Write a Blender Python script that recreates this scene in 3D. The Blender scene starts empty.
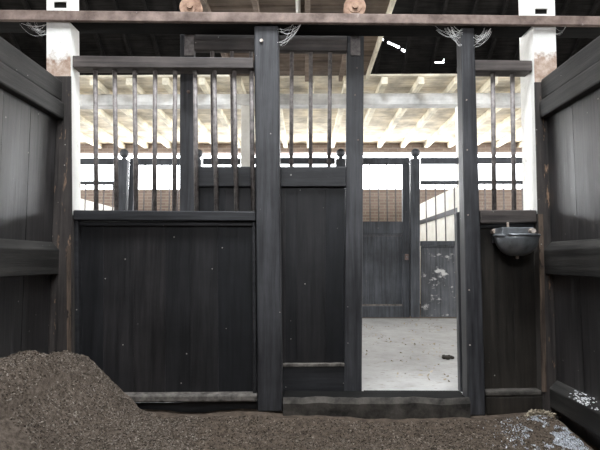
import bpy, math, random
from mathutils import Vector, Matrix, Euler, noise

random.seed(11)
S = bpy.context.scene
COL = S.collection

# ------------------------------------------------------------------ camera
FPX = 480.0
CZ = 1.05
PITCH = math.atan(35 / FPX)
YAW = math.atan(5 / FPX)
cd = bpy.data.cameras.new('camera')
cd.sensor_width = 36
cd.lens = FPX / 600 * 36
cd.clip_start = 0.02
cam = bpy.data.objects.new('camera', cd)
COL.objects.link(cam)
cam.location = (0, 0, CZ)
cam.rotation_euler = (math.pi / 2 + PITCH, 0, YAW)
S.camera = cam
RM = Euler(cam.rotation_euler).to_matrix()
C0 = Vector((0, 0, CZ))


def ray(px, py):
    return RM @ Vector(((px - 300) / FPX, -(py - 225) / FPX, -1))


def P(px, py, Y):
    d = ray(px, py)
    return C0 + d * (Y / d.y)


def PZ(px, py, z):
    d = ray(px, py)
    return C0 + d * ((z - CZ) / d.z)


# ------------------------------------------------------------------ materials
def new_mat(name):
    m = bpy.data.materials.new(name)
    m.use_nodes = True
    nt = m.node_tree
    b = nt.nodes['Principled BSDF']
    return m, nt, b


def nd(nt, t, **kw):
    n = nt.nodes.new(t)
    for k, v in kw.items():
        if k in n.inputs:
            n.inputs[k].default_value = v
        else:
            setattr(n, k, v)
    return n


def ramp(nt, fac, stops):
    r = nt.nodes.new('ShaderNodeValToRGB')
    e = r.color_ramp.elements
    while len(e) < len(stops):
        e.new(0.5)
    for i, (p, c) in enumerate(stops):
        e[i].position = p
        e[i].color = (*c, 1)
    nt.links.new(fac, r.inputs['Fac'])
    return r


def coords(nt, scale):
    tc = nt.nodes.new('ShaderNodeTexCoord')
    mp = nt.nodes.new('ShaderNodeMapping')
    mp.inputs['Scale'].default_value = scale
    nt.links.new(tc.outputs['Object'], mp.inputs['Vector'])
    return mp.outputs['Vector']


def mix(nt, fac, a, b, mode='MIX'):
    m = nt.nodes.new('ShaderNodeMix')
    m.data_type = 'RGBA'
    m.blend_type = mode
    for sock, v in ((m.inputs[0], fac), (m.inputs[6], a), (m.inputs[7], b)):
        if hasattr(v, 'is_linked'):
            nt.links.new(v, sock)
        elif isinstance(v, (int, float)):
            sock.default_value = v
        else:
            sock.default_value = (*v, 1)
    return m.outputs[2]


def wood(name, c1, c2, axis='z', rough=0.5, spec=0.5, specks=0.0, speck_col=(.35, .33, .3), bump=0.25, grain=1.0, patch=None, var=False):
    m, nt, b = new_mat(name)
    sc = {'x': (1.2, 22, 22), 'y': (22, 1.2, 22), 'z': (22, 22, 1.2)}[axis]
    v = coords(nt, tuple(s * grain for s in sc))
    n = nd(nt, 'ShaderNodeTexNoise', Scale=1.5, Detail=6.0, Roughness=0.65)
    nt.links.new(v, n.inputs['Vector'])
    r = ramp(nt, n.outputs['Fac'], [(.32, c1), (.7, c2)])
    v2 = coords(nt, (1, 1, 1))
    n2 = nd(nt, 'ShaderNodeTexNoise', Scale=2.3, Detail=4.0, Roughness=0.6)
    nt.links.new(v2, n2.inputs['Vector'])
    r2 = ramp(nt, n2.outputs['Fac'], [(.3, (.55, .55, .55)), (.7, (1.35, 1.35, 1.35))])
    col = mix(nt, 1.0, r.outputs['Color'], r2.outputs['Color'], 'MULTIPLY')
    if var:
        g = nt.nodes.new('ShaderNodeNewGeometry')
        rv = ramp(nt, g.outputs['Random Per Island'], [(0, (.62, .66, .72)), (.5, (1.05, 1.0, .97)), (1, (1.6, 1.42, 1.30))])
        col = mix(nt, 1.0, col, rv.outputs['Color'], 'MULTIPLY')
    if patch:
        n4 = nd(nt, 'ShaderNodeTexNoise', Scale=patch[1], Detail=5.0, Roughness=0.7)
        nt.links.new(coords(nt, patch[3]), n4.inputs['Vector'])
        r4 = ramp(nt, n4.outputs['Fac'], [(patch[2], (0, 0, 0)), (patch[2] + .08, (1, 1, 1))])
        col = mix(nt, r4.outputs['Color'], col, patch[0])
    if specks:
        n3 = nd(nt, 'ShaderNodeTexVoronoi', Scale=30.0)
        nt.links.new(v2, n3.inputs['Vector'])
        sc_ = nt.nodes.new('ShaderNodeSeparateColor')
        nt.links.new(n3.outputs['Color'], sc_.inputs[0])
        # only some cells hold a fleck, and flecks differ in size
        pk = nd(nt, 'ShaderNodeMapRange')
        pk.inputs['From Min'].default_value = 1 - .055 * specks
        pk.inputs['From Max'].default_value = 1
        pk.inputs['To Min'].default_value = 0
        pk.inputs['To Max'].default_value = .17
        nt.links.new(sc_.outputs[0], pk.inputs['Value'])
        r3 = nd(nt, 'ShaderNodeMath', operation='LESS_THAN')
        nt.links.new(n3.outputs['Distance'], r3.inputs[0])
        nt.links.new(pk.outputs['Result'], r3.inputs[1])
        col = mix(nt, r3.outputs[0], col, speck_col)
    nt.links.new(col, b.inputs['Base Color'])
    rr = nd(nt, 'ShaderNodeMapRange')
    rr.inputs['To Min'].default_value = rough - .1
    rr.inputs['To Max'].default_value = rough + .15
    nt.links.new(n.outputs['Fac'], rr.inputs['Value'])
    nt.links.new(rr.outputs['Result'], b.inputs['Roughness'])
    b.inputs['Specular IOR Level'].default_value = spec
    bp = nd(nt, 'ShaderNodeBump', Strength=bump, Distance=0.01)
    nt.links.new(n.outputs['Fac'], bp.inputs['Height'])
    nt.links.new(bp.outputs['Normal'], b.inputs['Normal'])
    return m


def blotchy(name, c1, c2, scale=8.0, rough=0.8, spec=0.3, metal=0.0, bump=0.3, lo=.35, hi=.68, detail=6.0, dist=.01, third=None):
    m, nt, b = new_mat(name)
    v = coords(nt, (1, 1, 1))
    n = nd(nt, 'ShaderNodeTexNoise', Scale=scale, Detail=detail, Roughness=0.65)
    nt.links.new(v, n.inputs['Vector'])
    r = ramp(nt, n.outputs['Fac'], [(lo, c1), (hi, c2)])
    col = r.outputs['Color']
    if third:
        n3 = nd(nt, 'ShaderNodeTexNoise', Scale=third[1], Detail=4.0, Roughness=0.6)
        nt.links.new(v, n3.inputs['Vector'])
        r3 = ramp(nt, n3.outputs['Fac'], [(third[2], (0, 0, 0)), (third[2] + .1, (1, 1, 1))])
        col = mix(nt, r3.outputs['Color'], col, third[0])
    nt.links.new(col, b.inputs['Base Color'])
    b.inputs['Roughness'].default_value = rough
    b.inputs['Specular IOR Level'].default_value = spec
    b.inputs['Metallic'].default_value = metal
    bp = nd(nt, 'ShaderNodeBump', Strength=bump, Distance=dist)
    nt.links.new(n.outputs['Fac'], bp.inputs['Height'])
    nt.links.new(bp.outputs['Normal'], b.inputs['Normal'])
    return m


def island(name, cols, rough=.9):
    m, nt, b = new_mat(name)
    g = nt.nodes.new('ShaderNodeNewGeometry')
    k = len(cols)
    r = ramp(nt, g.outputs['Random Per Island'], [(i / (k - 1), c) for i, c in enumerate(cols)])
    nt.links.new(r.outputs['Color'], b.inputs['Base Color'])
    b.inputs['Roughness'].default_value = rough
    b.inputs['Specular IOR Level'].default_value = .25
    return m


DK1, DK2 = (.006, .006, .007), (.021, .021, .023)
M = {}
M['post'] = wood('creosoted_post', (.013, .013, .015), (.068, .068, .073), 'z', .48, .45, .8, bump=.3)
M['rail'] = wood('creosoted_rail', (.035, .029, .027), (.125, .105, .095), 'x', .6, .4, 1, bump=.35)
M['rail_low'] = wood('dark_rail', (.009, .009, .010), (.034, .034, .037), 'x', .5, .4, 1.2, bump=.3)
M['boards'] = wood('dark_boards', DK1, DK2, 'z', .5, .35, 1.1, bump=.2, var=True)
M['boards_brown'] = wood('brown_black_boards', (.009, .0075, .006), (.034, .028, .022), 'z', .55, .35, 1.2, bump=.2,
                         patch=((.06, .045, .032), 3.0, .66, (6, 6, 1)))
M['side'] = wood('side_wall_boards', (.010, .010, .011), (.054, .053, .054), 'z', .36, .75, .8, bump=.2, var=True)
M['side_rail'] = wood('side_wall_rail', (.010, .0095, .009), (.045, .042, .038), 'y', .55, .4, 1.5, bump=.4)
M['dusty'] = blotchy('dusty_timber', (.05, .045, .04), (.20, .18, .16), 16, .9, .2, bump=.6)
M['sill'] = blotchy('worn_sill', (.025, .023, .020), (.105, .094, .082), 9, .9, .2, bump=.7)
M['clad'] = wood('peeling_post_board', (.016, .014, .013), (.07, .058, .052), 'z', .6, .4, 1.5, bump=.6,
                 patch=((.30, .19, .12), 4.5, .60, (5, 5, 1.1)))
M['bare'] = wood('bare_worn_wood', (.04, .03, .024), (.22, .16, .12), 'z', .8, .2, .5, bump=.5, patch=((.03, .025, .022), 6, .55, (3, 3, 1)))
M['bars'] = blotchy('old_iron_bars', (.11, .095, .09), (.28, .25, .235), 30, .6, .5, .0, bump=.2)
M['timber_shade'] = wood('black_timber_and_shade', (.006, .006, .006), (.016, .015, .014), 'x', .9, .1, 0)  # dark threshold boards; also paints shade in the slots and under the beam
M['rust'] = blotchy('rusty_steel', (.11, .078, .064), (.31, .235, .20), 7, .8, .35, .0, bump=.4, third=((.42, .36, .33), 16, .66))
M['rust2'] = blotchy('orange_rust', (.16, .09, .06), (.42, .28, .20), 14, .85, .3, .0, bump=.5)
M['white'] = blotchy('limewash', (.72, .70, .64), (.86, .85, .80), 5, .9, .2, bump=.25, third=((.55, .5, .42), 9, .70))
M['joist'] = wood('limewashed_joist', (.66, .60, .46), (.84, .79, .66), 'y', .85, .2, 0, bump=.2)
M['ceil'] = wood('limewashed_boarding', (.56, .49, .37), (.80, .74, .62), 'x', .85, .2, 0, bump=.25, grain=.5)
M['ceil_brown'] = wood('bare_boarding', (.12, .09, .068), (.27, .215, .175), 'x', .85, .2, 0, bump=.3, grain=.5)
M['beamw'] = wood('painted_beam', (.50, .50, .49), (.62, .62, .61), 'x', .7, .3, 0, bump=.1)
M['far'] = wood('far_dark_timber', (.022, .024, .028), (.07, .074, .082), 'z', .5, .4, 1.0, bump=.2)
M['farpeel'] = wood('far_peeling_boards', (.03, .032, .036), (.09, .092, .098), 'z', .6, .4, 1.0, bump=.2,
                    patch=((.45, .44, .42), 5, .58, (1, 1, 1.5)))
M['farbar'] = blotchy('far_iron_bars', (.10, .09, .09), (.2, .18, .18), 30, .6, .4)
M['stable_floor'] = blotchy('dirt_floor', (.04, .029, .022), (.145, .112, .085), 26, .95, .15, bump=.8, lo=.3, hi=.75, detail=9)
M['heap'] = blotchy('bedding_shavings', (.05, .038, .029), (.175, .14, .112), 45, .95, .15, bump=1.0, lo=.32, hi=.72, detail=8)
M['chips'] = island('shavings', [(.03, .023, .017), (.095, .072, .054), (.155, .125, .10), (.30, .26, .22)])
M['chips_dark'] = island('dark_shavings', [(.022, .017, .012), (.075, .056, .040), (.125, .10, .078), (.26, .22, .18)])
M['powder'] = island('lime_powder', [(.22, .23, .25), (.42, .44, .47), (.66, .68, .71)])
M['straw'] = island('straw', [(.22, .18, .13), (.42, .36, .27)])
M['dung'] = blotchy('dark_dung', (.02, .018, .015), (.06, .05, .04), 30, .9, .2)
M['iron_bowl'] = blotchy('grey_enamel', (.17, .18, .19), (.30, .315, .33), 12, .38, .5, .55, bump=.12, third=((.12, .10, .09), 20, .66))
M['bowl_dark'] = blotchy('dark_cast_iron', (.05, .05, .052), (.11, .11, .115), 14, .5, .5, .3)
M['bolt'] = blotchy('pale_rusty_bolt', (.25, .17, .12), (.62, .56, .5), 25, .7, .4)
M['web'], _nt, _b = new_mat('cobweb_silk')
_b.inputs['Base Color'].default_value = (.75, .74, .72, 1)
_b.inputs['Roughness'].default_value = .8
M['roof'] = wood('dark_roof_boarding', (.012, .011, .010), (.035, .032, .03), 'x', .9, .1, 0, bump=.2)
M['rafter'] = wood('dark_rafter', (.012, .011, .010), (.035, .032, .03), 'y', .85, .2, 0, bump=.2)
M['droppings'] = blotchy('bird_droppings', (.5, .5, .5), (.8, .8, .8), 40, .8, .3)

# masonry column: white limewash above, bare and peeling lower down
m, nt, b = new_mat('limewashed_column')
tc = nt.nodes.new('ShaderNodeTexCoord')
sp = nt.nodes.new('ShaderNodeSeparateXYZ')
nt.links.new(tc.outputs['Object'], sp.inputs[0])
n = nd(nt, 'ShaderNodeTexNoise', Scale=9.0, Detail=6.0, Roughness=.7)
nt.links.new(tc.outputs['Object'], n.inputs['Vector'])
ad = nd(nt, 'ShaderNodeMath', operation='MULTIPLY_ADD')
nt.links.new(n.outputs['Fac'], ad.inputs[0])
ad.inputs[1].default_value = .30
nt.links.new(sp.outputs['Z'], ad.inputs[2])
mr = nd(nt, 'ShaderNodeMapRange')
mr.inputs['From Min'].default_value = 2.57
mr.inputs['From Max'].default_value = 2.63
nt.links.new(ad.outputs[0], mr.inputs['Value'])
# only the stall-side face is bare: its normal looks down the -Y axis
gm = nt.nodes.new('ShaderNodeNewGeometry')
sn = nt.nodes.new('ShaderNodeSeparateXYZ')
nt.links.new(gm.outputs['True Normal'], sn.inputs[0])
lt = nd(nt, 'ShaderNodeMath', operation='GREATER_THAN')
nt.links.new(sn.outputs['Y'], lt.inputs[0])
lt.inputs[1].default_value = -.5
mx = nd(nt, 'ShaderNodeMath', operation='MAXIMUM')
nt.links.new(mr.outputs['Result'], mx.inputs[0])
nt.links.new(lt.outputs[0], mx.inputs[1])
n2 = nd(nt, 'ShaderNodeTexNoise', Scale=18.0, Detail=5.0, Roughness=.7)
nt.links.new(tc.outputs['Object'], n2.inputs['Vector'])
wh = ramp(nt, n2.outputs['Fac'], [(.28, (.45, .42, .36)), (.36, (.80, .79, .74)), (.8, (.88, .87, .83))])
br = ramp(nt, n2.outputs['Fac'], [(.3, (.30, .19, .13)), (.7, (.62, .50, .42))])
lo_ = nd(nt, 'ShaderNodeMath', operation='GREATER_THAN')
nt.links.new(ad.outputs[0], lo_.inputs[0])
lo_.inputs[1].default_value = 1.52
c = mix(nt, mx.outputs[0], br.outputs['Color'], wh.outputs['Color'])
c = mix(nt, lo_.outputs[0], (.05, .042, .036), c)
nt.links.new(c, b.inputs['Base Color'])
b.inputs['Roughness'].default_value = .9
bp = nd(nt, 'ShaderNodeBump', Strength=.4, Distance=.01)
nt.links.new(n2.outputs['Fac'], bp.inputs['Height'])
nt.links.new(bp.outputs['Normal'], b.inputs['Normal'])
M['column'] = m

# concrete aisle floor
m, nt, b = new_mat('aisle_concrete')
v = coords(nt, (1, 1, 1))
n = nd(nt, 'ShaderNodeTexNoise', Scale=3.5, Detail=8.0, Roughness=.7)
nt.links.new(v, n.inputs['Vector'])
r = ramp(nt, n.outputs['Fac'], [(.3, (.27, .262, .248)), (.7, (.41, .40, .385))])
n2 = nd(nt, 'ShaderNodeTexNoise', Scale=26.0, Detail=3.0, Roughness=.6)
nt.links.new(coords(nt, (.5, 1.6, 1)), n2.inputs['Vector'])
r2 = ramp(nt, n2.outputs['Fac'], [(.60, (0, 0, 0)), (.70, (1, 1, 1))])
c = mix(nt, r2.outputs['Color'], r.outputs['Color'], (.20, .175, .145))
nt.links.new(c, b.inputs['Base Color'])
b.inputs['Roughness'].default_value = .75
bp = nd(nt, 'ShaderNodeBump', Strength=.4, Distance=.01)
nt.links.new(n2.outputs['Fac'], bp.inputs['Height'])
nt.links.new(bp.outputs['Normal'], b.inputs['Normal'])
M['concrete'] = m

# brick outer wall
m, nt, b = new_mat('brown_brick')
tcx = nt.nodes.new('ShaderNodeTexCoord')
mp = nt.nodes.new('ShaderNodeMapping')
mp.inputs['Rotation'].default_value = (math.pi / 2, 0, 0)
nt.links.new(tcx.outputs['Object'], mp.inputs['Vector'])
bk = nd(nt, 'ShaderNodeTexBrick', Scale=1.0)
bk.inputs['Color1'].default_value = (.27, .21, .185, 1)
bk.inputs['Color2'].default_value = (.21, .16, .14, 1)
bk.inputs['Mortar'].default_value = (.31, .28, .25, 1)
bk.inputs['Brick Width'].default_value = .23
bk.inputs['Row Height'].default_value = .075
bk.inputs['Mortar Size'].default_value = .008
nt.links.new(mp.outputs['Vector'], bk.inputs['Vector'])
nt.links.new(bk.outputs['Color'], b.inputs['Base Color'])
b.inputs['Roughness'].default_value = .9
M['brick'] = m
M['yard'] = blotchy('yard_gravel', (.45, .44, .42), (.6, .59, .56), 4, .9, .2)


# ------------------------------------------------------------------ mesh builder
class MB:
    def __init__(s):
        s.v, s.f = [], []

    def add(s, vs, fs):
        o = len(s.v)
        s.v += [tuple(p) for p in vs]
        s.f += [tuple(i + o for i in f) for f in fs]
        return s

    def hexa(s, a, b):          # two quads, same winding
        return s.add(list(a) + list(b), [(0, 3, 2, 1), (4, 5, 6, 7), (0, 1, 5, 4), (1, 2, 6, 5), (2, 3, 7, 6), (3, 0, 4, 7)])

    def box(s, x0, x1, y0, y1, z0, z1):
        return s.hexa([(x0, y0, z0), (x1, y0, z0), (x1, y1, z0), (x0, y1, z0)], [(x0, y0, z1), (x1, y0, z1), (x1, y1, z1), (x0, y1, z1)])

    def slab(s, q, Y, t):       # q: TL TR BR BL seen on the plane Y, t: thickness going away
        f = [P(x, y, Y) for x, y in q]
        bk = [Vector((p.x, p.y + t, p.z)) for p in f]
        return s.hexa([f[3], f[2], bk[2], bk[3]], [f[0], f[1], bk[1], bk[0]])

    def rect(s, x0, y0, x1, y1, Y, t):
        return s.slab([(x0, y0), (x1, y0), (x1, y1), (x0, y1)], Y, t)

    def cyl(s, a, b, r, n=12, r2=None, wob=0):
        a, b = Vector(a), Vector(b)
        r2 = r if r2 is None else r2
        d = (b - a).normalized()
        u = d.orthogonal().normalized()
        w = d.cross(u)
        vs = []
        for p, rr in ((a, r), (b, r2)):
            for i in range(n):
                t = 2 * math.pi * i / n
                vs.append(p + (u * math.cos(t) + w * math.sin(t)) * rr)
        fs = [(i, (i + 1) % n, n + (i + 1) % n, n + i) for i in range(n)]
        fs += [tuple(range(n - 1, -1, -1)), tuple(range(n, 2 * n))]
        return s.add(vs, fs)

    def tube(s, pts, r, n=5):
        pts = [Vector(p) for p in pts]
        vs, fs = [], []
        for k, p in enumerate(pts):
            d = (pts[min(k + 1, len(pts) - 1)] - pts[max(k - 1, 0)]).normalized()
            u = d.orthogonal().normalized()
            w = d.cross(u)
            for i in range(n):
                t = 2 * math.pi * i / n
                vs.append(p + (u * math.cos(t) + w * math.sin(t)) * r)
        for k in range(len(pts) - 1):
            for i in range(n):
                fs.append((k * n + i, k * n + (i + 1) % n, (k + 1) * n + (i + 1) % n, (k + 1) * n + i))
        fs += [tuple(range(n - 1, -1, -1)), tuple(range((len(pts) - 1) * n, len(pts) * n))]
        return s.add(vs, fs)

    def ball(s, c, r, n=14, m_=9, sx=1, sy=1, sz=1):
        c = Vector(c)
        vs = [c + Vector((0, 0, r * sz))]
        for j in range(1, m_):
            ph = math.pi * j / m_
            for i in range(n):
                t = 2 * math.pi * i / n
                vs.append(c + Vector((r * sx * math.sin(ph) * math.cos(t), r * sy * math.sin(ph) * math.sin(t), r * sz * math.cos(ph))))
        vs.append(c - Vector((0, 0, r * sz)))
        fs = [(0, 1 + i, 1 + (i + 1) % n) for i in range(n)]
        for j in range(m_ - 2):
            for i in range(n):
                a = 1 + j * n
                fs.append((a + i, a + n + i, a + n + (i + 1) % n, a + (i + 1) % n))
        l = len(vs) - 1
        a = 1 + (m_ - 2) * n
        fs += [(l, a + (i + 1) % n, a + i) for i in range(n)]
        return s.add(vs, fs)

    def chip(s, p, r, flat=.35):
        a = random.uniform(0, 6.28)
        tilt = Euler((random.uniform(-.9, .9), random.uniform(-.9, .9), a)).to_matrix()
        l, w, h = r * random.uniform(.8, 1.8), r * random.uniform(.5, 1), r * flat
        vs = [Vector(p) + tilt @ Vector(q) for q in ((-l, 0, 0), (0, -w, 0), (l, 0, 0), (0, w, 0), (0, 0, h), (0, 0, -h))]
        return s.add(vs, [(0, 1, 4), (1, 2, 4), (2, 3, 4), (3, 0, 4), (1, 0, 5), (2, 1, 5), (3, 2, 5), (0, 3, 5)])

    def build(s, name, mat, parent=None, bevel=0, smooth=False):
        me = bpy.data.meshes.new(name)
        me.from_pydata(s.v, [], s.f)
        me.validate()
        import bmesh
        bm = bmesh.new()
        bm.from_mesh(me)
        bmesh.ops.recalc_face_normals(bm, faces=bm.faces)
        bm.to_mesh(me)
        bm.free()
        me.materials.append(mat)
        o = bpy.data.objects.new(name, me)
        COL.objects.link(o)
        if smooth:
            for p in me.polygons:
                p.use_smooth = True
        if bevel:
            bv = o.modifiers.new('bevel', 'BEVEL')
            bv.width = bevel
            bv.segments = 2
            bv.limit_method = 'ANGLE'
            bv.harden_normals = False
        if parent is not None:
            o.parent = parent
            w = Vector((0, 0, 0))
            q = parent
            while q is not None:
                w += q.location
                q = q.parent
            o.location = -w
        return o


def tag(o, label=None, cat=None, group=None, kind=None):
    if label:
        o['label'] = label
    if cat:
        o['category'] = cat
    if group:
        o['group'] = group
    if kind or cat:
        o['kind'] = kind or 'thing'
    return o


def thing(name, loc, label, cat, group=None):
    o = bpy.data.objects.new(name, None)
    o.empty_display_size = .1
    COL.objects.link(o)
    o.location = loc
    return tag(o, label, cat, group)


def structure(name, mb, mat, bevel=0, parent=None):
    return tag(mb.build(name, mat, parent, bevel), kind='structure') if parent is None else mb.build(name, mat, parent, bevel)


def copy_tree(o, parent=None):
    c = o.copy()
    COL.objects.link(c)
    if parent is not None:
        c.parent = parent
    for ch in list(o.children):
        copy_tree(ch, c)
    return c


# ------------------------------------------------------------------ shell
XW = {-1: 1.645, 1: 1.585}   # inner faces of the side walls
XI = 1.645
HX = 9.0             # half length of the barn along X
YO = 11.8            # outer wall
CEIL = 3.95
AZ = .11             # aisle floor height

# stall floor: bumpy earth
def ground(x, y):
    h = .012 + .035 * noise.noise((x * 2.1, y * 2.1, .3)) + .012 * noise.noise((x * 9, y * 9, 1.7))
    h += .03 * max(0, (y - 2.95) / .25) * (1 if y < 3.22 else 1)
    h += .05 * math.exp(-((x - 1.45) / .22) ** 2 - ((y - 3.05) / .18) ** 2)
    return h


def heap_h(x, y):
    # a bank of shavings along the left wall that falls away to the right
    prof = [(-1.62, .455), (-1.52, .475), (-1.42, .455), (-1.33, .37), (-1.24, .27), (-1.15, .165), (-1.07, .085), (-.9, .045), (-.6, .02), (-.3, -.03)]
    if x <= prof[0][0]:
        b_ = prof[0][1]
    elif x >= prof[-1][0]:
        return -.05
    else:
        for (xa, ha), (xb, hb) in zip(prof, prof[1:]):
            if xa <= x <= xb:
                t = (x - xa) / (xb - xa)
                b_ = ha + (hb - ha) * t
                break
    g = 1 if y > 2.75 else max(0, 1 - ((2.75 - y) / 1.5) ** 2 * .55)
    b_ *= g * (1 + .10 * max(0, min(1, (3.05 - y) / .45)) * (1 if x < -1.35 else 0)) * (1 - .10 * max(0, (y - 3.05) / .15))
    if x < -1.3:
        b_ += min(1, (-1.3 - x) / .15) * (.035 * max(0, min(1, (2.85 - y) / .2)) - .022 * math.exp(-((y - 2.88) / .08) ** 2))
    b_ += .018 * noise.noise((x * 5, y * 5, 4)) + .010 * noise.noise((x * 17, y * 17, 2)) + .012 * noise.noise((x * 40, y * 40, 5))
    return b_


mb = MB()
nx, ny = 150, 130
x0, x1, y0, y1 = -1.645, 1.585, -.9, 3.30
ys = [y0 + (2.2 - y0) * j / 25 for j in range(25)] + [2.2 + (y1 - 2.2) * j / 70 for j in range(71)]
for yy in ys:
    for i in range(nx + 1):
        xx = x0 + (x1 - x0) * i / nx
        mb.v.append((xx, yy, ground(xx, yy)))
for j in range(len(ys) - 1):
    for i in range(nx):
        a = j * (nx + 1) + i
        mb.f.append((a, a + 1, a + nx + 2, a + nx + 1))
o = mb.build('floor', M['stable_floor'], smooth=True)
tag(o, kind='structure')
mb = MB().box(-HX, HX, -.95, 12.3, -.25, -.10)
structure('floor_base', mb, M['stable_floor'])
mb = MB().box(-HX - 1, HX + 1, 3.47, 7.85, -.1, AZ)
structure('floor_aisle', mb, M['concrete'])
mb = MB().box(-40, -HX - 1, -15, 30, -.3, 0).box(HX + 1, 40, -15, 30, -.3, 0).box(-HX - 1, HX + 1, 12.4, 40, -.3, 0).box(-HX - 1, HX + 1, -15, -1.1, -.3, 0)
structure('ground', mb, M['yard'])
mb = MB().box(-HX, HX, 7.85, YO, -.1, .08)
structure('floor_far_stalls', mb, M['stable_floor'])

# far outer wall with its long open window band
mb = MB().box(-HX, HX, YO, YO + .3, -.1, 2.80)
mb.box(-HX, HX, YO, YO + .3, 3.72, 4.3)
structure('wall_back', mb, M['brick'])

# rear wall of our stall, behind the camera, its high opening added to light the stall front
mb = MB()
mb.box(-1.75, -.75, -1.05, -.92, 0, 3.9).box(.75, 1.75, -1.05, -.92, 0, 3.9).box(-.75, .75, -1.05, -.92, 0, 2.5).box(-.75, .75, -1.05, -.92, 3.7, 3.9)
structure('wall_rear', mb, M['boards'])

# side walls of the stall
for sgn, nm in ((-1, 'wall_left'), (1, 'wall_right')):
    XI = XW[sgn]

    def bx(xa, xb, ya, yb, za, zb, mb):
        xs = sorted((sgn * xa, sgn * xb))
        return mb.box(xs[0], xs[1], ya, yb, za, zb)

    def rail_prof(z0_, z1_, ch, mb, depth=.06):
        xin = XI
        # rail with a sloping top edge, running along Y
        pr = [(sgn * xin, z0_), (sgn * xin, z1_ - ch), (sgn * (xin + depth * .8), z1_), (sgn * (xin + depth), z1_), (sgn * (xin + depth), z0_)]
        k = len(pr)
        vs = [(x, -.9, z) for x, z in pr] + [(x, 3.205, z) for x, z in pr]
        fs = [tuple(range(k)), tuple(range(2 * k - 1, k - 1, -1))] + [(i, (i + 1) % k, k + (i + 1) % k, k + i) for i in range(k)]
        return mb.add(vs, fs)
    mb = MB()
    yb = 3.205
    w = .31
    while yb > -.9:
        ya = max(yb - w, -.9)
        off = random.uniform(0, .004)
        bx(XI + .05 + off, XI + .085, ya + .002, yb - .002, 0, 2.05, mb)
        yb = ya
        w = random.choice((.29, .31, .34, .27))
    root = structure(nm, mb, M['side'])
    mb = MB()
    bx(XI, XI + .11, -.9, 3.205, 2.005, 2.125, mb)
    mb.build('lower_top_rail', M['side_rail'], root, .012)
    mb = MB()
    bx(XI + .018, XI + .11, -.9, 3.205, 2.128, 2.275, mb)
    mb.build('upper_top_rail', M['side_rail'], root, .014)
    rail_prof(.955, 1.17, .055, MB()).build('middle_rail', M['side_rail'], root, .006)
    rail_prof(.10, .27, .05, MB()).build('kick_rail', M['side_rail'], root, .006)

# boarded walls of the neighbouring stalls along the aisle
for sgn, nm in ((-1, 'wall_front_left'), (1, 'wall_front_right')):
    mb = MB()
    for k in range(24):
        xa, xb = sorted((sgn * (1.78 + k * .3), sgn * (1.78 + k * .3 + .296)))
        mb.box(xa, xb, 3.27, 3.32, 0, 1.55)
    structure(nm, mb, M['boards'])

# gable ends with the open aisle doorways
for sgn, nm in ((-1, 'wall_gable_left'), (1, 'wall_gable_right')):
    xa, xb = sorted((sgn * HX, sgn * (HX + .25)))
    mb = MB().box(xa, xb, -1.1, 3.3, -.1, 4.1).box(xa, xb, 7.85, 12.1, -.1, 4.1).box(xa, xb, 3.3, 7.85, 3.6, 4.1)
    vs = [(xa, -1.3, 4.1), (xa, 12.3, 4.1), (xa, 5.5, 9.2), (xb, -1.3, 4.1), (xb, 12.3, 4.1), (xb, 5.5, 9.2)]
    mb.add(vs, [(0, 1, 2), (5, 4, 3), (0, 3, 4, 1), (1, 4, 5, 2), (2, 5, 3, 0)])
    structure(nm, mb, M['brick'])

# loft boarding (far side, limewashed) with joists
mb = MB()
y = 7.40
k = 0
while y < YO - .02:
    yb = min(y + .135, YO - .005)
    mb.box(-HX + .02, HX - .02, y, yb - .006, CEIL - .0015 * (k % 3), CEIL + .03)
    y = yb
    k += 1
ceil = structure('ceiling', mb, M['ceil'])
XJ = 1.84
for k in range(-12, 12):
    xj = XJ + k * .58
    if abs(xj) < 8.8:
        MB().box(xj - .05, xj + .05, 7.42, YO - .01, CEIL - .125, CEIL - .004).build('joist', M['joist'], ceil, .008)

# bare loft boarding bridging the aisle
mb = MB()
y = 3.9
k = 0
XL0, XL1 = -1.15, .96
while y < 7.38:
    yb = min(y + .155, 7.385)
    mb.box(XL0, XL1, y, yb - .007, CEIL - .002 * (k % 2), CEIL + .03)
    y = yb
    k += 1
bridge = structure('ceiling_bridge', mb, M['ceil_brown'])
for xj in (XL0 + .03, -.55, .03, .56):
    MB().box(xj - .03, xj + .03, 3.9, 7.38, CEIL - .10, CEIL - .004).build('joist', M['ceil_brown'], bridge, .006)
MB().box(XL1 - .005, XL1 + .035, 3.9, 7.385, CEIL - .09, CEIL + .04).build('edge_board', M['joist'], bridge, .006)
MB().cyl((-.075, 3.95, CEIL - .04), (-.075, 6.4, CEIL - .04), .028, 10).build('white_batten', M['white'], bridge, smooth=False)

# roof, two slopes, with a few slipped slates on the far slope
RIDGE = (5.5, 9.2)
EAVE_F, EAVE_N = (12.35, 4.1), (-1.35, 4.1)


def roof_hit(px, py):
    d = ray(px, py)
    sl = (RIDGE[1] - EAVE_F[1]) / (RIDGE[0] - EAVE_F[0])
    t = (EAVE_F[1] - sl * EAVE_F[0] - CZ) / (d.z - sl * d.y)
    p = C0 + d * t
    return p.x, (p.y - EAVE_F[0]) / (RIDGE[0] - EAVE_F[0])


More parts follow.
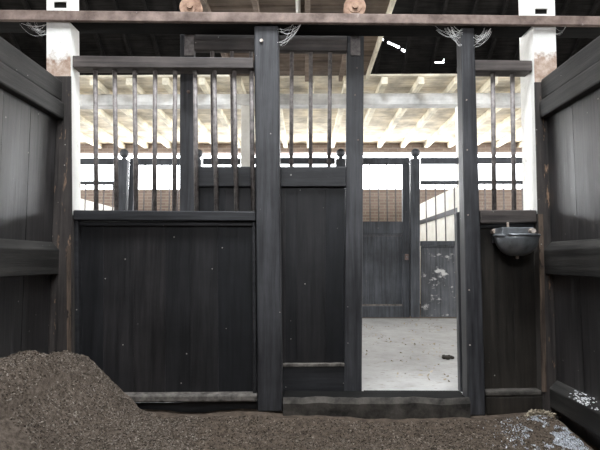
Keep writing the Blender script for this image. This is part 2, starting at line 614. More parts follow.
chinks = []
for (ax, ay, bx_, by_), n_ in (((377.5, 37.6, 383.5, 40.4), 3), ((387.5, 42.4, 399.5, 47.8), 6), ((401.5, 49.2, 405, 51.6), 2), ((433, 62.6, 444, 62.6), 1), ((442.4, 62.4, 444.2, 59.6), 2)):
    for k in range(n_):
        q0 = (ax + (bx_ - ax) * k / n_, ay + (by_ - ay) * k / n_)
        q1 = (ax + (bx_ - ax) * (k + 1) / n_, ay + (by_ - ay) * (k + 1) / n_)
        xa, sa = roof_hit(*q0)
        xb, sb = roof_hit(*q1)
        s_ = (sa + sb) / 2
        hh = abs(roof_hit(q0[0], q0[1] + .8)[1] - roof_hit(*q0)[1]) + abs(sa - sb) / 2
        chinks.append((min(xa, xb), max(xa, xb), s_ - hh, s_ + hh))
xs = sorted({-HX - .3, HX + .3, *[q for c_ in chinks for q in c_[:2]]})
ss = sorted({0.0, 1.0, *[q for c_ in chinks for q in c_[2:]]})


def fp(x, s_, up=0):
    return (x, EAVE_F[0] + (RIDGE[0] - EAVE_F[0]) * s_, EAVE_F[1] + (RIDGE[1] - EAVE_F[1]) * s_ + up)


mb = MB()
for xa, xb in zip(xs, xs[1:]):
    for sa, sb in zip(ss, ss[1:]):
        xm, sm = (xa + xb) / 2, (sa + sb) / 2
        if any(c_[0] < xm < c_[1] and c_[2] < sm < c_[3] for c_ in chinks):
            continue
        mb.hexa([fp(xa, sa), fp(xb, sa), fp(xb, sb), fp(xa, sb)], [fp(xa, sa, .01), fp(xb, sa, .01), fp(xb, sb, .01), fp(xa, sb, .01)])
roof = structure('roof', mb, M['roof'])
SKY = (-1.3, 1.3, .30, .50)      # open skylight in the near slope, above the stall


def np_(x, t, up=0):
    return (x, EAVE_N[0] + (RIDGE[0] - EAVE_N[0]) * t, EAVE_N[1] + (RIDGE[1] - EAVE_N[1]) * t + up)


mb = MB()
for xa, xb, ta, tb in ((-HX - .3, HX + .3, 0, SKY[2]), (-HX - .3, HX + .3, SKY[3], 1), (-HX - .3, SKY[0], SKY[2], SKY[3]), (SKY[1], HX + .3, SKY[2], SKY[3])):
    mb.hexa([np_(xa, ta), np_(xb, ta), np_(xb, tb), np_(xa, tb)], [np_(xa, ta, .03), np_(xb, ta, .03), np_(xb, tb, .03), np_(xa, tb, .03)])
mb.build('near_slope', M['roof'], roof)
for k in range(-14, 15):
    xr = 2.24 + .61 * k
    if abs(xr) < 8.9:
        mb = MB()
        q = [fp(xr - .035, .01, -.13), fp(xr + .035, .01, -.13), fp(xr + .035, .99, -.13), fp(xr - .035, .99, -.13)]
        q2 = [fp(xr - .035, .01, -.015), fp(xr + .035, .01, -.015), fp(xr + .035, .99, -.015), fp(xr - .035, .99, -.015)]
        mb.hexa(q, q2).build('rafter', M['rafter'], roof)
# rear closing board over the rear eaves
structure('wall_rear_upper', MB().box(-HX, HX, -1.3, -1.1, 3.5, 4.2).box(-HX, -1.76, -1.3, -1.1, -.1, 3.5).box(1.76, HX, -1.3, -1.1, -.1, 3.5), M['brick'])

# ------------------------------------------------------------------ far side of the aisle
YF = 7.85
# long painted beam on the columns
mb = MB()
zt = CEIL - .127
zb = P(300, 105, YF).z
o = mb.box(-HX + .05, HX - .05, YF - .02, YF + .2, zb, zt).build('ceiling_beam', M['beamw'], None, .012)
tag(o, 'long pale grey painted beam carrying the white joists across the aisle', 'beam')

PITCHX = 221 * YF / FPX


def bay_thing(name, base, label, cat, group=None):
    return thing(name, base, label, cat, group)


def rect_part(root, name, x0, y0, x1, y1, mat, Y=YF, t=.07, bevel=.006):
    return MB().rect(x0, y0, x1, y1, Y, t).build(name, mat, root, bevel)


def far_bars(root, xs_, ya, yb, Y=YF + .035, r=.011):
    for xx in xs_:
        a, b_ = P(xx, ya, Y), P(xx, yb, Y)
        b_.x = a.x
        MB().cyl(a, b_, r, 8).build('bar', M['farbar'], root, smooth=True)


def base_at(px):
    p = P(px, 260, YF)
    return (p.x, YF, AZ)


def far_panel(x0, x1, spacing, peel=False):
    r = thing('barred_screen', base_at((x0 + x1) / 2), 'x', 'stall panel')
    rect_part(r, 'top_rail', x0, 157.5, x1, 163.5, M['far'])
    rect_part(r, 'middle_rail', x0, 180.5, x1, 184, M['far'])
    rect_part(r, 'capping_rail', x0, 241, x1, 246, M['far'])
    n_ = int((x1 - x0) / spacing)
    far_bars(r, [x0 + (x1 - x0) * (i + .5) / n_ for i in range(n_)], 184, 241)
    mb = MB()
    k = 4 if x1 - x0 < 60 else 8
    for i in range(k):
        mb.rect(x0 + (x1 - x0) * i / k + .1, 246.2, x0 + (x1 - x0) * (i + 1) / k - .1, 317, YF + .02, .035)
    mb.build('board_panel', M['farpeel'] if peel else M['far'], r)
    # saw-tooth nailed strip under the capping
    mb = MB()
    xx = x0 + .8
    while xx < x1 - 1.5:
        mb.rect(xx, 244.5, xx + 1.2, 247, YF - .012, .015)
        xx += 2.1
    mb.build('nailed_strip', M['far'], r)
    return r


def far_door(x0, x1):
    r = thing('sliding_door', base_at((x0 + x1) / 2), 'x', 'stall door')
    Y = YF + .02
    rect_part(r, 'top_rail', x0, 157.5, x1, 164, M['far'], Y)
    rect_part(r, 'stile', x0, 164.2, x0 + 5, 317.5, M['far'], Y)
    rect_part(r, 'stile', x1 - 7, 164.2, x1, 317.5, M['far'], Y)
    rect_part(r, 'middle_rail', x0 + 5, 221.5, x1 - 7, 234, M['far'], Y)
    rect_part(r, 'bottom_rail', x0 + 5, 306, x1 - 7, 317.5, M['far'], Y)
    rect_part(r, 'moulding', x0 + 5, 304.3, x1 - 7, 305.8, M['dusty'], Y - .008, .03, 0)
    mb = MB()
    for i in range(7):
        w_ = (x1 - 7 - x0 - 5) / 7
        mb.rect(x0 + 5 + w_ * i + .06, 236, x0 + 5 + w_ * (i + 1) - .06, 304.2, Y + .03, .03)
    mb.build('board_panel', M['far'], r)
    rect_part(r, 'panel_head', x0 + 5, 234.2, x1 - 7, 235.8, M['far'], Y + .012, .03, 0)
    far_bars(r, [x0 + 6 + 8.5 * i for i in range(1, 6)] + [x0 + 8], 164, 221.5, Y + .035)
    lt_ = MB().rect(x1 - 4.5, 254, x1 - 1, 260, Y - .02, .02).build('latch', M['rust'], r, .004)
    a = P(x1 - 2.5, 257, Y - .02)
    MB().cyl(a, a + Vector((0, -.03, 0)), .016, 10).build('latch_knob', M['bars'], lt_)
    return r


def far_post(x0, x1):
    r = thing('finial_post', base_at((x0 + x1) / 2), 'x', 'post')
    rect_part(r, 'shaft', x0, 158.5, x1, 317.5, M['far'], YF - .03, .12)
    p = P((x0 + x1) / 2, 153, YF + .03)
    MB().cyl(p - Vector((0, 0, .115)), p - Vector((0, 0, .05)), .042, 12, .03).build('finial_neck', M['far'], r)
    MB().ball(p, .075).build('finial_ball', M['far'], r, smooth=True)
    return r


def far_column(px):
    a = P(px, 260, YF)
    o_ = MB().box(a.x - .085, a.x + .085, YF - .01, YF + .18, AZ, zb - .002).build('timber_column', M['white'], None, .012)
    return o_


col0 = far_column(245)
pa = far_panel(252, 335.2, 8.5)
po1 = far_post(336, 345.5)
do = far_door(346.6, 409.6)
po2 = far_post(411, 420)
pb = far_panel(421, 458.8, 8.0, True)
base_set = {'col': col0, 'pa': pa, 'po1': po1, 'do': do, 'po2': po2, 'pb': pb}
lab = {
    'col': {-1: 'white column of the far stalls nearest the left wall, behind the barred panel', 0: 'white timber column seen through the sliding door bars left of the centre post',
            1: 'white timber column mostly hidden behind the right door post'},
    'pa': {-1: 'far stall panel with bars and window opening seen through the left barred panel', 0: 'wide far stall panel behind the bars of the half open sliding door',
           1: 'far stall panel with many bars seen above the drinking bowl'},
    'po1': {-1: 'far black post with ball finial seen between the left panel bars', 0: 'far post whose ball finial peeks over the sliding door beside its right stile'},
    'do': {-1: 'far barred stall door seen through the left barred panel beside the sliding door', 0: 'black stall door across the aisle in full view through the doorway'},
    'po2': {-1: 'far post hidden behind the left stile of the sliding door', 0: 'black post with round ball finial across the aisle right of the far stall door'},
    'pb': {-1: 'narrow far panel behind the left half of the sliding door', 0: 'narrow far panel with peeling lower boards seen through the doorway, right of far door'},
}
cat = {'col': 'column'}
for key, src in base_set.items():
    if key == 'col':
        src['category'] = 'column'
        src['kind'] = 'thing'
    src['label'] = lab[key][0]
    for kk in (-1, 1):
        if kk in lab[key]:
            c_ = copy_tree(src)
            c_.location.x += PITCHX * kk
            c_['label'] = lab[key][kk]
for o in list(COL.objects):
    if o.parent is None and 'label' in o:
        st = o.name.split('.')[0]
        if st in ('barred_screen', 'sliding_door', 'finial_post', 'timber_column'):
            o['group'] = {'barred_screen': 'barred panels of the stalls across the aisle', 'sliding_door': 'doors of the stalls across the aisle',
                          'finial_post': 'finial posts across the aisle', 'timber_column': 'white columns across the aisle'}[st]

# whitewashed partitions between the far stalls
for k, nm in ((-1, 'wall_far_left'), (0, 'wall_far_middle'), (1, 'wall_far_right')):
    xx = P(245 + 221 * k, 260, YF).x
    mb = MB().box(xx - .04, xx + .04, YF + .2, YO - .01, .08, 2.30)
    r = structure(nm, mb, M['white'])
    MB().box(xx - .058, xx - .042, YF + .2, YO - .01, 1.84, 1.93).build('rail', M['far'], r)

# ------------------------------------------------------------------ near front of the stall
YP = 3.22
# rusty steel track beam
r = thing('track_beam', P(300, 18, 3.19), 'rusty steel beam spanning the whole stall front above the door', 'beam')
r.location = P(300, 18, 3.19)
mb = MB().slab([(-80, 8.6), (690, 16.8), (690, 26.2), (-80, 19.2)], 3.185, .03)
mb.build('front_flange', M['rust'], r, .006)


def beam_seg(xa, xb):
    def yt(x):
        return 8.6 + (x + 80) / 770 * 8.2
    def yb_(x):
        return 19.2 + (x + 80) / 770 * 7.0
    f0 = [P(x, y_, 3.216) for x, y_ in ((xa, yt(xa)), (xb, yt(xb)), (xb, yb_(xb)), (xa, yb_(xa)))]
    return f0


mb = MB()
cLx0, cLx1 = P(46.5, 20, 3.24).x, P(70, 20, 3.24).x
cRx0, cRx1 = P(531.5, 20, 3.24).x, P(553.5, 20, 3.24).x


def zline(x, top):
    # height of the beam edge at world x, on the plane 3.185
    pa_, pb_ = (P(-80, 8.6, 3.185), P(690, 16.8, 3.185)) if top else (P(-80, 19.2, 3.185), P(690, 26.2, 3.185))
    return pa_.z + (x - pa_.x) / (pb_.x - pa_.x) * (pb_.z - pa_.z)


for xa, xb in ((-2.6, cLx0 - .014), (cLx1 + .014, cRx0 - .014), (cRx1 + .016, 2.6)):
    q0 = [(xa, 3.216, zline(xa, 0)), (xb, 3.216, zline(xb, 0)), (xb, 3.375, zline(xb, 0)), (xa, 3.375, zline(xa, 0))]
    q1 = [(xa, 3.216, zline(xa, 1) - .01), (xb, 3.216, zline(xb, 1) - .01), (xb, 3.375, zline(xb, 1) - .01), (xa, 3.375, zline(xa, 1) - .01)]
    mb.hexa(q0, q1)
mb.build('shade_backing', M['timber_shade'], r)  # near-black colour paints in the shade on the beam's underside
zr = P(270, 8.5, 3.43).z - .086
MB().box(-.95, 1.2, 3.406, 3.46, zr - .018, zr).build('wheel_track', M['rust'], r)

# white columns with a slot above the beam and a dark board nailed to the front
for nm, xa, xb, hole, label, lp in (('L', cLx0, cLx1, (53.5, 1.5, 66.5, 8), 'limewashed square column in the left corner above the shavings heap', 0),
                                ('R', cRx0, cRx1, (535, 8.5, 547.5, 14), 'limewashed square column in the right corner beside the drinking bowl', 1)):
    rc = thing('stall_column', ((xa + xb) / 2, 3.35, 0), label, 'column', 'limewashed corner columns')
    # edges of the shaft, read at three heights: it leans a little
    le, re_ = (((46.5, -40), (46.5, 430)), ((70, -40), (73.5, 430))) if not lp else (((531.5, -40), (543.5, 430)), ((553.5, -40), (568, 430)))

    def ex(e, y_):
        return e[0][0] + (e[1][0] - e[0][0]) * (y_ + 40) / 470

    def piece(mb, ya, yb, l=None, r_=None, Y=3.217, t=(.213 if lp else .13)):
        L = [l if l is not None else ex(le, q) for q in (ya, yb)]
        R_ = [r_ if r_ is not None else ex(re_, q) for q in (ya, yb)]
        return mb.slab([(L[0], ya), (R_[0], ya), (R_[1], yb), (L[1], yb)], Y, t)
    mb = MB()
    piece(mb, hole[3], 416)
    piece(mb, -150, hole[1])
    piece(mb, hole[1], hole[3], None, hole[0])
    piece(mb, hole[1], hole[3], hole[2], None)
    mb.build('shaft', M['column'], rc)
    piece(MB(), hole[1] + .1, hole[3] - .1, hole[0] + .1, hole[2] - .1, 3.228, .10).build('slot_shade', M['timber_shade'], rc)  # black filler standing in for the darkness inside the slot
    yt_ = 82 if lp else 76
    mb = MB()
    piece(mb, yt_, 416, None, None, 3.206, .0105)
    if lp:
        st = MB()
        st.slab([(538.5, 214), (543, 214), (547, 392), (542, 392)], 3.199, .0065)
    else:
        st = MB()
        st.slab([(66.5, 246), (70.5, 246), (71, 380), (67, 380)], 3.199, .0065)
    tag(mb.build('nailed_board', M['clad'], rc, .002), 'dark peeling board nailed to the front')
    tag(st.build('worn_strip', M['bare'], rc, .001), 'bare worn brown strip of wood')

# main timber posts
r = thing('timber_post', P(270, 409, YP), 'thick black timber post in the middle of the stall front', 'post')
MB().slab([(254, 25.5), (278.3, 25.5), (282.3, 412), (257.5, 412)], YP, .145).build('shaft', M['post'], r, .010)
a = P(261.5, 41, YP)
MB().cyl(a, a + Vector((0, -.012, 0)), .012, 10).build('bolt_head', M['bolt'], r)
r = thing('timber_post', P(477, 415, YP), 'narrower black timber post on the right side of the doorway', 'post')
MB().slab([(461, 27.6), (474.5, 27.6), (486, 416), (468, 416)], YP, .11).build('shaft', M['post'], r, .008)
for yy in (100, 150, 215, 290, 345):
    a = P(465 + yy * .014, yy, YP)
    MB().cyl(a, a + Vector((0, -.005, 0)), .005, 6).build('nail_head', M['bolt'], r)

# ---- fixed barred panel, left
r = thing('barred_screen', P(165, 400, 3.3), 'wide fixed panel of iron bars over black boards, left of the middle post', 'stall panel')
MB().slab([(72.4, 55.3), (253.3, 57.5), (253.3, 68.2), (72.4, 67.2)], 3.235, .11).build('top_rail', M['rail'], r, .006)
for xt, xb in ((95.3, 96.3), (114.6, 116.5), (134.6, 136), (155.2, 154.4), (175.2, 174.3), (195, 196.5), (214.3, 216.5), (234.2, 236.5), (251.5, 253.3)):
    MB().cyl(P(xt, 65, 3.29), P(xb, 213, 3.29), .0155, 12).build('bar', M['bars'], r, smooth=True)
MB().slab([(72.8, 210), (255.2, 211.3), (255.3, 221), (72.9, 220.3)], 3.225, .12).build('middle_rail', M['rail_low'], r, .008)
MB().slab([(77, 221.5), (252, 221.8), (252, 226), (77, 225.6)], 3.262, .05).build('moulding', M['rail_low'], r, .004)
MB().slab([(73.7, 220.6), (78, 220.6), (79, 397), (75.3, 397)], 3.24, .09).build('stile', M['rail_low'], r, .004)
MB().slab([(252.0, 222), (255.3, 222), (256.8, 397), (252.8, 397)], 3.25, .08).build('stile', M['rail_low'], r, .004)
mb = MB()
bxs = [77, 103, 134, 165, 191, 217.3, 252.6]
for k, (xa, xb) in enumerate(zip(bxs, bxs[1:])):
    mb.slab([(xa - .15, 226), (xb + .15, 226), (xb + .15 + (1 if xb > 200 else 0), 396), (xa - .15 + (1 if xa > 200 else 0), 396)], 3.285 + .004 * (k % 2), .03)
mb.build('board_panel', M['boards'], r, .002)
MB().slab([(76, 396), (256.9, 395), (256.9, 402), (76, 403)], 3.205, .12).build('bottom_rail', M['dusty'], r, .010)
MB().slab([(78, 403.2), (256.9, 402.2), (256.9, 416), (78, 416)], 3.265, .06).build('kick_board', M['rail_low'], r)

# ---- sliding door
r = thing('sliding_door', P(272, 397, 3.43), 'half open black sliding door with iron bars over boards', 'door')
YD = 3.405
MB().slab([(194, 30), (347, 31.5), (347, 51), (194, 49.5)], YD, .06).build('top_rail', M['rail'], r, .006)
MB().slab([(180, 34), (193.6, 34), (195.2, 397), (178.8, 397)], YD, .06).build('stile', M['post'], r, .006)
MB().slab([(347.2, 33), (364, 33), (361.8, 397), (344, 397)], YD, .06).build('stile', M['post'], r, .006)
for xt, xb in ((212.2, 213.2), (232, 233), (251, 252), (271, 272), (291.8, 291.2), (310.8, 310.5), (330.2, 329)):
    MB().cyl(P(xt, 49.5, YD + .03), P(xb, 168, YD + .03), .015, 12).build('bar', M['bars'], r, smooth=True)
MB().slab([(194.4, 166.5), (346.4, 166.5), (346.2, 186.6), (194.5, 186.6)], YD, .06).build('middle_rail', M['rail_low'], r, .006)
mb = MB()
bxs = [195, 225, 255, 285, 297, 325.5, 344.6]
for k, (xa, xb) in enumerate(zip(bxs, bxs[1:])):
    mb.slab([(xa - .15, 186.0), (xb + .15, 186.0), (xb + .15, 367), (xa - .15, 367)], YD + .028 + .004 * (k % 2), .025)
mb.build('board_panel', M['boards'], r, .002)
MB().slab([(195, 365.5), (344.5, 365.5), (344.5, 397), (195, 397)], YD, .06).build('bottom_rail', M['rail_low'], r, .006)
MB().slab([(195, 364.6), (344.5, 363.6), (344.5, 366.6), (195, 367.6)], YD - .006, .045).build('dusty_ledge', M['dusty'], r, .003)
a = P(188.5, 92, YD)
MB().ball(a + Vector((0, -.004, 0)), .013, sy=.7).build('bolt_head', M['rust'], r, smooth=True)
for xx, yy in ((357, 68), (355, 95), (358, 140), (356, 40)):
    a = P(xx, yy, YD)
    MB().cyl(a, a + Vector((0, -.004, 0)), .006, 6).build('nail_head', M['rust'], r)
for cx, cy in ((191.3, 8.5), (354.5, 8.5)):
    c_ = P(cx, cy, 3.43)
    wz = c_.z
    h = MB()
    # grooved wheel: two cheeks, a hub and raised spokes
    h.cyl(c_ + Vector((0, -.03, 0)), c_ + Vector((0, -.018, 0)), .082, 28, .076).cyl(c_ + Vector((0, -.018, 0)), c_ + Vector((0, .010, 0)), .070, 28).cyl(c_ + Vector((0, .010, 0)), c_ + Vector((0, .022, 0)), .076, 28, .082)
    wl = h.build('roller_wheel', M['rust2'], r, .003)
    h = MB().cyl(c_ + Vector((0, -.05, 0)), c_ + Vector((0, -.03, 0)), .022, 14)
    h.cyl(c_ + Vector((0, -.034, 0)), c_ + Vector((0, -.030, 0)), .05, 20)
    h.build('hub', M['rust2'], wl)
    st_ = MB()
    zd = P(cx, 56, 3.40).z
    st_.box(c_.x - .035, c_.x + .035, 3.386, 3.396, zd, c_.z - .06)
    st_.build('hanger_strap', M['bars'], r, .002)

# ---- narrow fixed panel, right
r = thing('barred_screen', P(508, 400, 3.3), 'narrow fixed panel of two bars over boards behind the drinking bowl', 'stall panel')
MB().slab([(474.8, 59.5), (532.3, 60.3), (532.3, 71.2), (475.2, 70.6)], 3.235, .11).build('top_rail', M['rail'], r, .006)
for xt, xb in ((492.7, 494.3), (512.2, 514.2)):
    MB().cyl(P(xt, 68, 3.29), P(xb, 213, 3.29), .0155, 12).build('bar', M['bars'], r, smooth=True)
MB().slab([(480.2, 210), (537.0, 210), (537.2, 222.5), (480.6, 223.5)], 3.225, .11).build('middle_rail', M['rail'], r, .008)
MB().slab([(478.8, 223.8), (534.4, 222.8), (534.4, 227), (479, 228)], 3.262, .05).build('moulding', M['rail_low'], r, .004)
mb = MB()
bxs = [478.6, 494, 512, 525, 533.2]
for k, (xa, xb) in enumerate(zip(bxs, bxs[1:])):
    dl, dr = 6 - 2 * k / 4, 6 - 2 * (k + 1) / 4
    mb.slab([(xa - .15, 228), (xb + .15, 228), (xb + dr + .15, 394), (xa + dl - .15, 394)], 3.285 + .004 * (k % 2), .03)
mb.build('board_panel', M['boards_brown'], r, .002)
MB().slab([(486.2, 397), (542, 396), (542.5, 414), (486.8, 415)], 3.225, .1).build('bottom_rail', M['boards_brown'], r, .006)
MB().slab([(486, 391.5), (542, 390.5), (542, 396), (486, 397)], 3.222, .1).build('dusty_ledge', M['sill'], r, .010)

# ---- door stop strip and threshold
o = MB().slab([(456.3, 212), (461.2, 212), (466.2, 392), (460.2, 392)], 3.35, .05).build('door_stop', M['post'], None, .004)
tag(o, 'thin dark upright strip beside the doorway, reaching only halfway up the right post', 'door stop')
r = thing('threshold', P(375, 408, 3.25), 'worn grey threshold sill under the doorway', 'threshold')
mb = MB()
# rough front sill, subdivided and worn
nseg = 40
pf = [P(283, 398.6, 3.19), P(470, 398.6, 3.19)]
vs, fs = [], []
for i in range(nseg + 1):
    t = i / nseg
    x = pf[0].x + (pf[1].x - pf[0].x) * t
    zt_ = pf[0].z + .012 * noise.noise((x * 5, 0, 3)) + .005 * noise.noise((x * 19, 1, 3))
    yf = 3.185 + .014 * noise.noise((x * 6, 5, 3))
    vs += [(x, yf + .015, -.02), (x, yf, zt_ - .03), (x, yf + .02, zt_), (x, 3.215, zt_ + .003), (x, 3.215, -.02)]
for i in range(nseg):
    for k in range(5):
        fs.append((i * 5 + k, i * 5 + (k + 1) % 5, (i + 1) * 5 + (k + 1) % 5, (i + 1) * 5 + k))
fs += [tuple(range(5)), tuple(range(nseg * 5 + 4, nseg * 5 - 1, -1))]
mb.add(vs, fs).build('front_sill', M['sill'], r)
zs = pf[0].z
MB().box(P(283, 398, 3.25).x, P(466, 398, 3.25).x, 3.218, 3.394, -.02, zs - .004).build('sill_board', M['timber_shade'], r, .004)
MB().box(.412, P(461, 398, 3.43).x, 3.402, 3.466, -.02, zs - .018).build('floor_guide', M['timber_shade'], r, .003)

# ---- automatic drinking bowl
r = thing('drinking_bowl', P(516, 240, 3.2), 'grey metal animal drinking bowl bolted to the narrow right panel', 'drinking bowl')
cb = P(516.5, 235.5, 3.16)
mb = MB()
rx, ry, rz = .140, .115, .135
rings, seg = 9, 28
vs, fs = [], []
for j in range(rings + 1):
    ph = math.pi / 2 * j / rings
    for i in range(seg):
        t = 2 * math.pi * i / seg
        rr = math.cos(ph) ** .75
        vs.append(cb + Vector((rx * rr * math.cos(t), ry * rr * math.sin(t), -rz * math.sin(ph))))
for j in range(rings):
    for i in range(seg):
        fs.append((j * seg + i, j * seg + (i + 1) % seg, (j + 1) * seg + (i + 1) % seg, (j + 1) * seg + i))
fs.append(tuple(range(rings * seg, (rings + 1) * seg)))
mb.add(vs, fs)
o = mb.build('bowl', M['iron_bowl'], r, smooth=True)
sm_ = o.modifiers.new('thick', 'SOLIDIFY')
sm_.thickness = .008
sm_.offset = -1
mb = MB()
vs = []
rim = []
for i in range(seg + 1):
    t = 2 * math.pi * i / seg
    rim.append(cb + Vector((rx * math.cos(t), ry * math.sin(t), 0)))
MB().tube(rim, .008, 8).build('rim', M['iron_bowl'], r, smooth=True)
bxo = MB().slab([(502.5, 227.2), (534, 227.2), (534.5, 235.4), (502, 235.4)], 3.10, .165).build('valve_box', M['iron_bowl'], r, .006)
MB().slab([(493, 229), (534.2, 229), (534.2, 243), (493, 243)], 3.262, .02).build('mounting_plate', M['bowl_dark'], r, .003)
for bxp, byp in ((493.5, 231.5), (531.5, 231)):
    a = P(bxp, byp, 3.09 if bxp > 500 else 3.25)
    MB().cyl(a + Vector((0, .02, 0)), a + Vector((0, -.03, 0)), .017, 6).build('bolt', M['bolt'], r)
a = P(508, 227, 3.18)
MB().cyl(a, a + Vector((0, 0, .032)), .008, 10).build('inlet_pipe', M['bolt'], r)
MB().cyl(cb - Vector((0, 0, rz - .006)), cb - Vector((0, 0, rz + .016)), .010, 10).build('drain_plug', M['bolt'], r)

# ------------------------------------------------------------------ loose stuff on the floor
mb = MB()
gx, gy = 120, 130
X0, X1, Y0, Y1 = -XI + .003, -.32, 1.55, 3.198
for j in range(gy + 1):
    for i in range(gx + 1):
        xx = X0 + (X1 - X0) * i / gx
        yy = Y0 + (Y1 - Y0) * j / gy
        mb.v.append((xx, yy, heap_h(xx, yy)))
for j in range(gy):
    for i in range(gx):
        a = j * (gx + 1) + i
        mb.f.append((a, a + 1, a + gx + 2, a + gx + 1))
heap = mb.build('shavings_heap', M['heap'], smooth=True)
tag(heap, 'pile of grey brown wood shavings banked in the left corner', 'bedding heap', None, 'stuff')
mb = MB()
k = 0
while k < 15000:
    xx = random.uniform(X0 + .02, X1)
    yy = random.uniform(2.2, 3.17)
    h = heap_h(xx, yy)
    if h < ground(xx, yy) - .005:
        continue
    mb.chip((xx, yy, h + .002), random.uniform(.003, .0065))
    k += 1
o = mb.build('shavings', M['chips'], heap)
tag(o, kind='stuff')
mb = MB()
for k in range(14000):
    xx = random.uniform(-1.1, 1.56)
    yy = random.uniform(2.35, 3.155)
    if heap_h(xx, yy) > ground(xx, yy):
        continue
    mb.chip((xx, yy, ground(xx, yy) + .002), random.uniform(.003, .007))
o = mb.build('scattered_shavings', M['chips_dark'])
tag(o, 'loose dark shavings strewn over the dirt floor before the door', 'bedding', None, 'stuff')
mb = MB()
pc = PZ(558, 438, .02)
for k in range(6500):
    t = random.gauss(0, 1)
    u = random.gauss(0, 1)
    xx = pc.x - .01 + t * .125 + u * .03
    yy = pc.y - .02 + u * .16
    if noise.noise((xx * 7, yy * 7, 7)) + .5 * noise.noise((xx * 25, yy * 25, 7)) < -.02 or not (-1.5 < xx < 1.57) or yy > 3.15:
        continue
    mb.chip((xx, yy, ground(xx, yy) + .003), random.uniform(.002, .006), .3)
o = mb.build('spilled_powder', M['powder'])
tag(o, 'white powdery patch spilled on the floor near the right wall', 'powder', None, 'stuff')
mb = MB()
pc = PZ(536, 413, .06)
for k in range(420):
    xx = pc.x + random.gauss(0, .035)
    yy = min(pc.y + random.gauss(0, .03), 3.15)
    mb.chip((xx, yy, ground(xx, yy) + .03 * random.random()), random.uniform(.006, .014), .4)
o = mb.build('straw_clump', M['straw'])
tag(o, 'small tan clump of straw in the right corner under the narrow panel', 'straw', None, 'stuff')
mb = MB()
for k in range(90):
    yy = random.gauss(2.86, .06)
    t = random.random()
    xx = XW[1] + .004 + .040 * t
    mb.ball((xx, yy, .222 + .046 * t + .004), random.uniform(.002, .0075), 7, 5, sz=.4)
o = mb.build('bird_droppings', M['droppings'])
tag(o, 'white bird droppings on the kick rail of the right wall', 'droppings', None, 'stuff')
pd = PZ(448, 358.5, AZ)
mb = MB()
for k in range(9):
    mb.ball((pd.x + random.gauss(0, .032), pd.y + random.gauss(0, .03), AZ + .014), random.uniform(.016, .026), 10, 6, sz=.65)
o = mb.build('dung_pile', M['dung'], smooth=True)
tag(o, 'small dark dropping on the pale concrete aisle floor', 'dropping', None, 'stuff')
mb = MB()
for k in range(900):
    xx, yy = random.uniform(.1, 2.8), random.uniform(3.8, 7.7)
    if noise.noise((xx * 1.5, yy * 2.5, 9)) < .0:
        continue
    mb.chip((xx, yy, AZ + .002), random.uniform(.006, .018), .15)
o = mb.build('strewn_straw', M['straw'])
tag(o, 'flecks of straw strewn on the concrete aisle', 'straw', None, 'stuff')


# cobwebs
def web(name, anchors, label, nst=14):
    mb = MB()
    for k in range(nst):
        a, b_ = random.choice(anchors[0]), random.choice(anchors[1])
        a = P(a[0] + random.uniform(-2, 2), a[1] + random.uniform(-2, 2), a[2])
        b_ = P(b_[0] + random.uniform(-2, 2), b_[1] + random.uniform(-2, 2), b_[2])
        sag = random.uniform(.01, .05)
        pts = []
        for i in range(9):
            t = i / 8
            p = a.lerp(b_, t)
            p.z -= sag * 4 * t * (1 - t)
            pts.append(p)
        mb.tube(pts, random.choice((.0005, .0007, .0011)), 4)
    o_ = mb.build(name, M['web'])
    tag(o_, label, 'cobweb', 'cobwebs under the track beam', 'stuff')


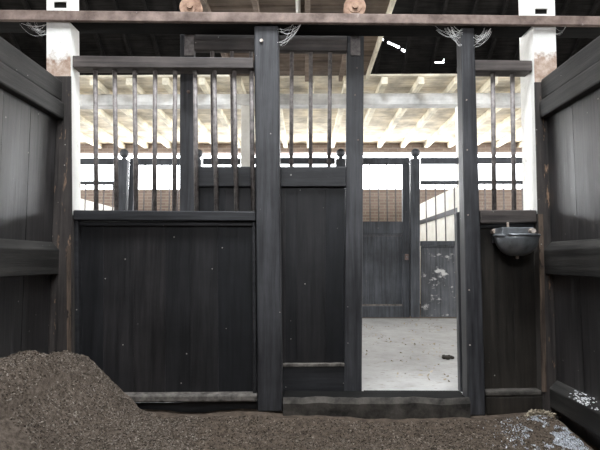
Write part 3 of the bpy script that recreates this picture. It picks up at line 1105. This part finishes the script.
web('cobweb', ([(437, 28, 3.215), (446, 29, 3.215), (452, 28, 3.215)], [(461, 36, 3.214), (461, 46, 3.214), (461, 31, 3.214)]), 'cobweb on the left of the top of the right door post', 18)
web('cobweb', ([(486, 29, 3.215), (490, 30, 3.215)], [(475, 36, 3.214), (475, 47, 3.214), (475.5, 42, 3.214)]), 'cobweb on the right of the top of the right door post', 14)
web('cobweb', ([(300, 25, 3.215), (294, 25, 3.215)], [(279, 30, 3.214), (279, 44, 3.214)]), 'cobweb at the top of the middle post', 12)
web('cobweb', ([(20, 24, 3.215), (28, 24, 3.215), (35, 24, 3.215)], [(46, 24, 3.214), (46, 32, 3.214)]), 'cobweb on the left corner column', 12)
web('cobweb', ([(556, 24, 3.215), (566, 26, 3.215)], [(554, 33, 3.214), (553, 28, 3.214)]), 'cobweb on the right corner column', 8)

# ------------------------------------------------------------------ light
W = bpy.data.worlds.new('World')
S.world = W
W.use_nodes = True
bg = W.node_tree.nodes['Background']
bg.inputs['Color'].default_value = (.93, .96, 1, 1)
bg.inputs['Strength'].default_value = 10.0


def area(name, loc, rot, sx, sy, power, color=(1, 1, 1)):
    l = bpy.data.lights.new(name, 'AREA')
    l.shape = 'RECTANGLE'
    l.size, l.size_y = sx, sy
    l.energy = power
    l.color = color
    o_ = bpy.data.objects.new(name, l)
    COL.objects.link(o_)
    o_.location = loc
    o_.rotation_euler = rot
    return o_


D = math.pi / 180
area('window_daylight', (0, YO + .5, 3.3), (-90 * D, 0, 0), 17, 1.2, 900, (.95, .97, 1))
area('aisle_daylight_left', (-HX - .6, 5.6, 1.9), (0, -90 * D, 0), 3.4, 4.4, 470, (1, .98, .95))
area('aisle_daylight_right', (HX + .6, 5.6, 1.9), (0, 90 * D, 0), 3.4, 4.4, 470, (1, .98, .95))
area('rear_fill_light', (0, -1.12, 3.1), (80 * D, 0, 0), 1.5, 1.2, 42, (.95, .97, 1))  # added fill from behind the camera, brightens rails and post tops
pn = Vector(np_(0, .40, .12))
area('skylight_daylight', pn, (math.atan2(RIDGE[1] - EAVE_N[1], RIDGE[0] - EAVE_N[0]), 0, 0), 2.5, 1.6, 420, (.90, .95, 1))

# ------------------------------------------------------------------ view
S.view_settings.view_transform = 'Standard'
S.view_settings.look = 'None'
S.view_settings.gamma = 1
S.view_settings.use_curve_mapping = False
S.view_settings.exposure = 0
cy = S.cycles
cy.use_denoising = True
cy.max_bounces = 10
cy.diffuse_bounces = 6
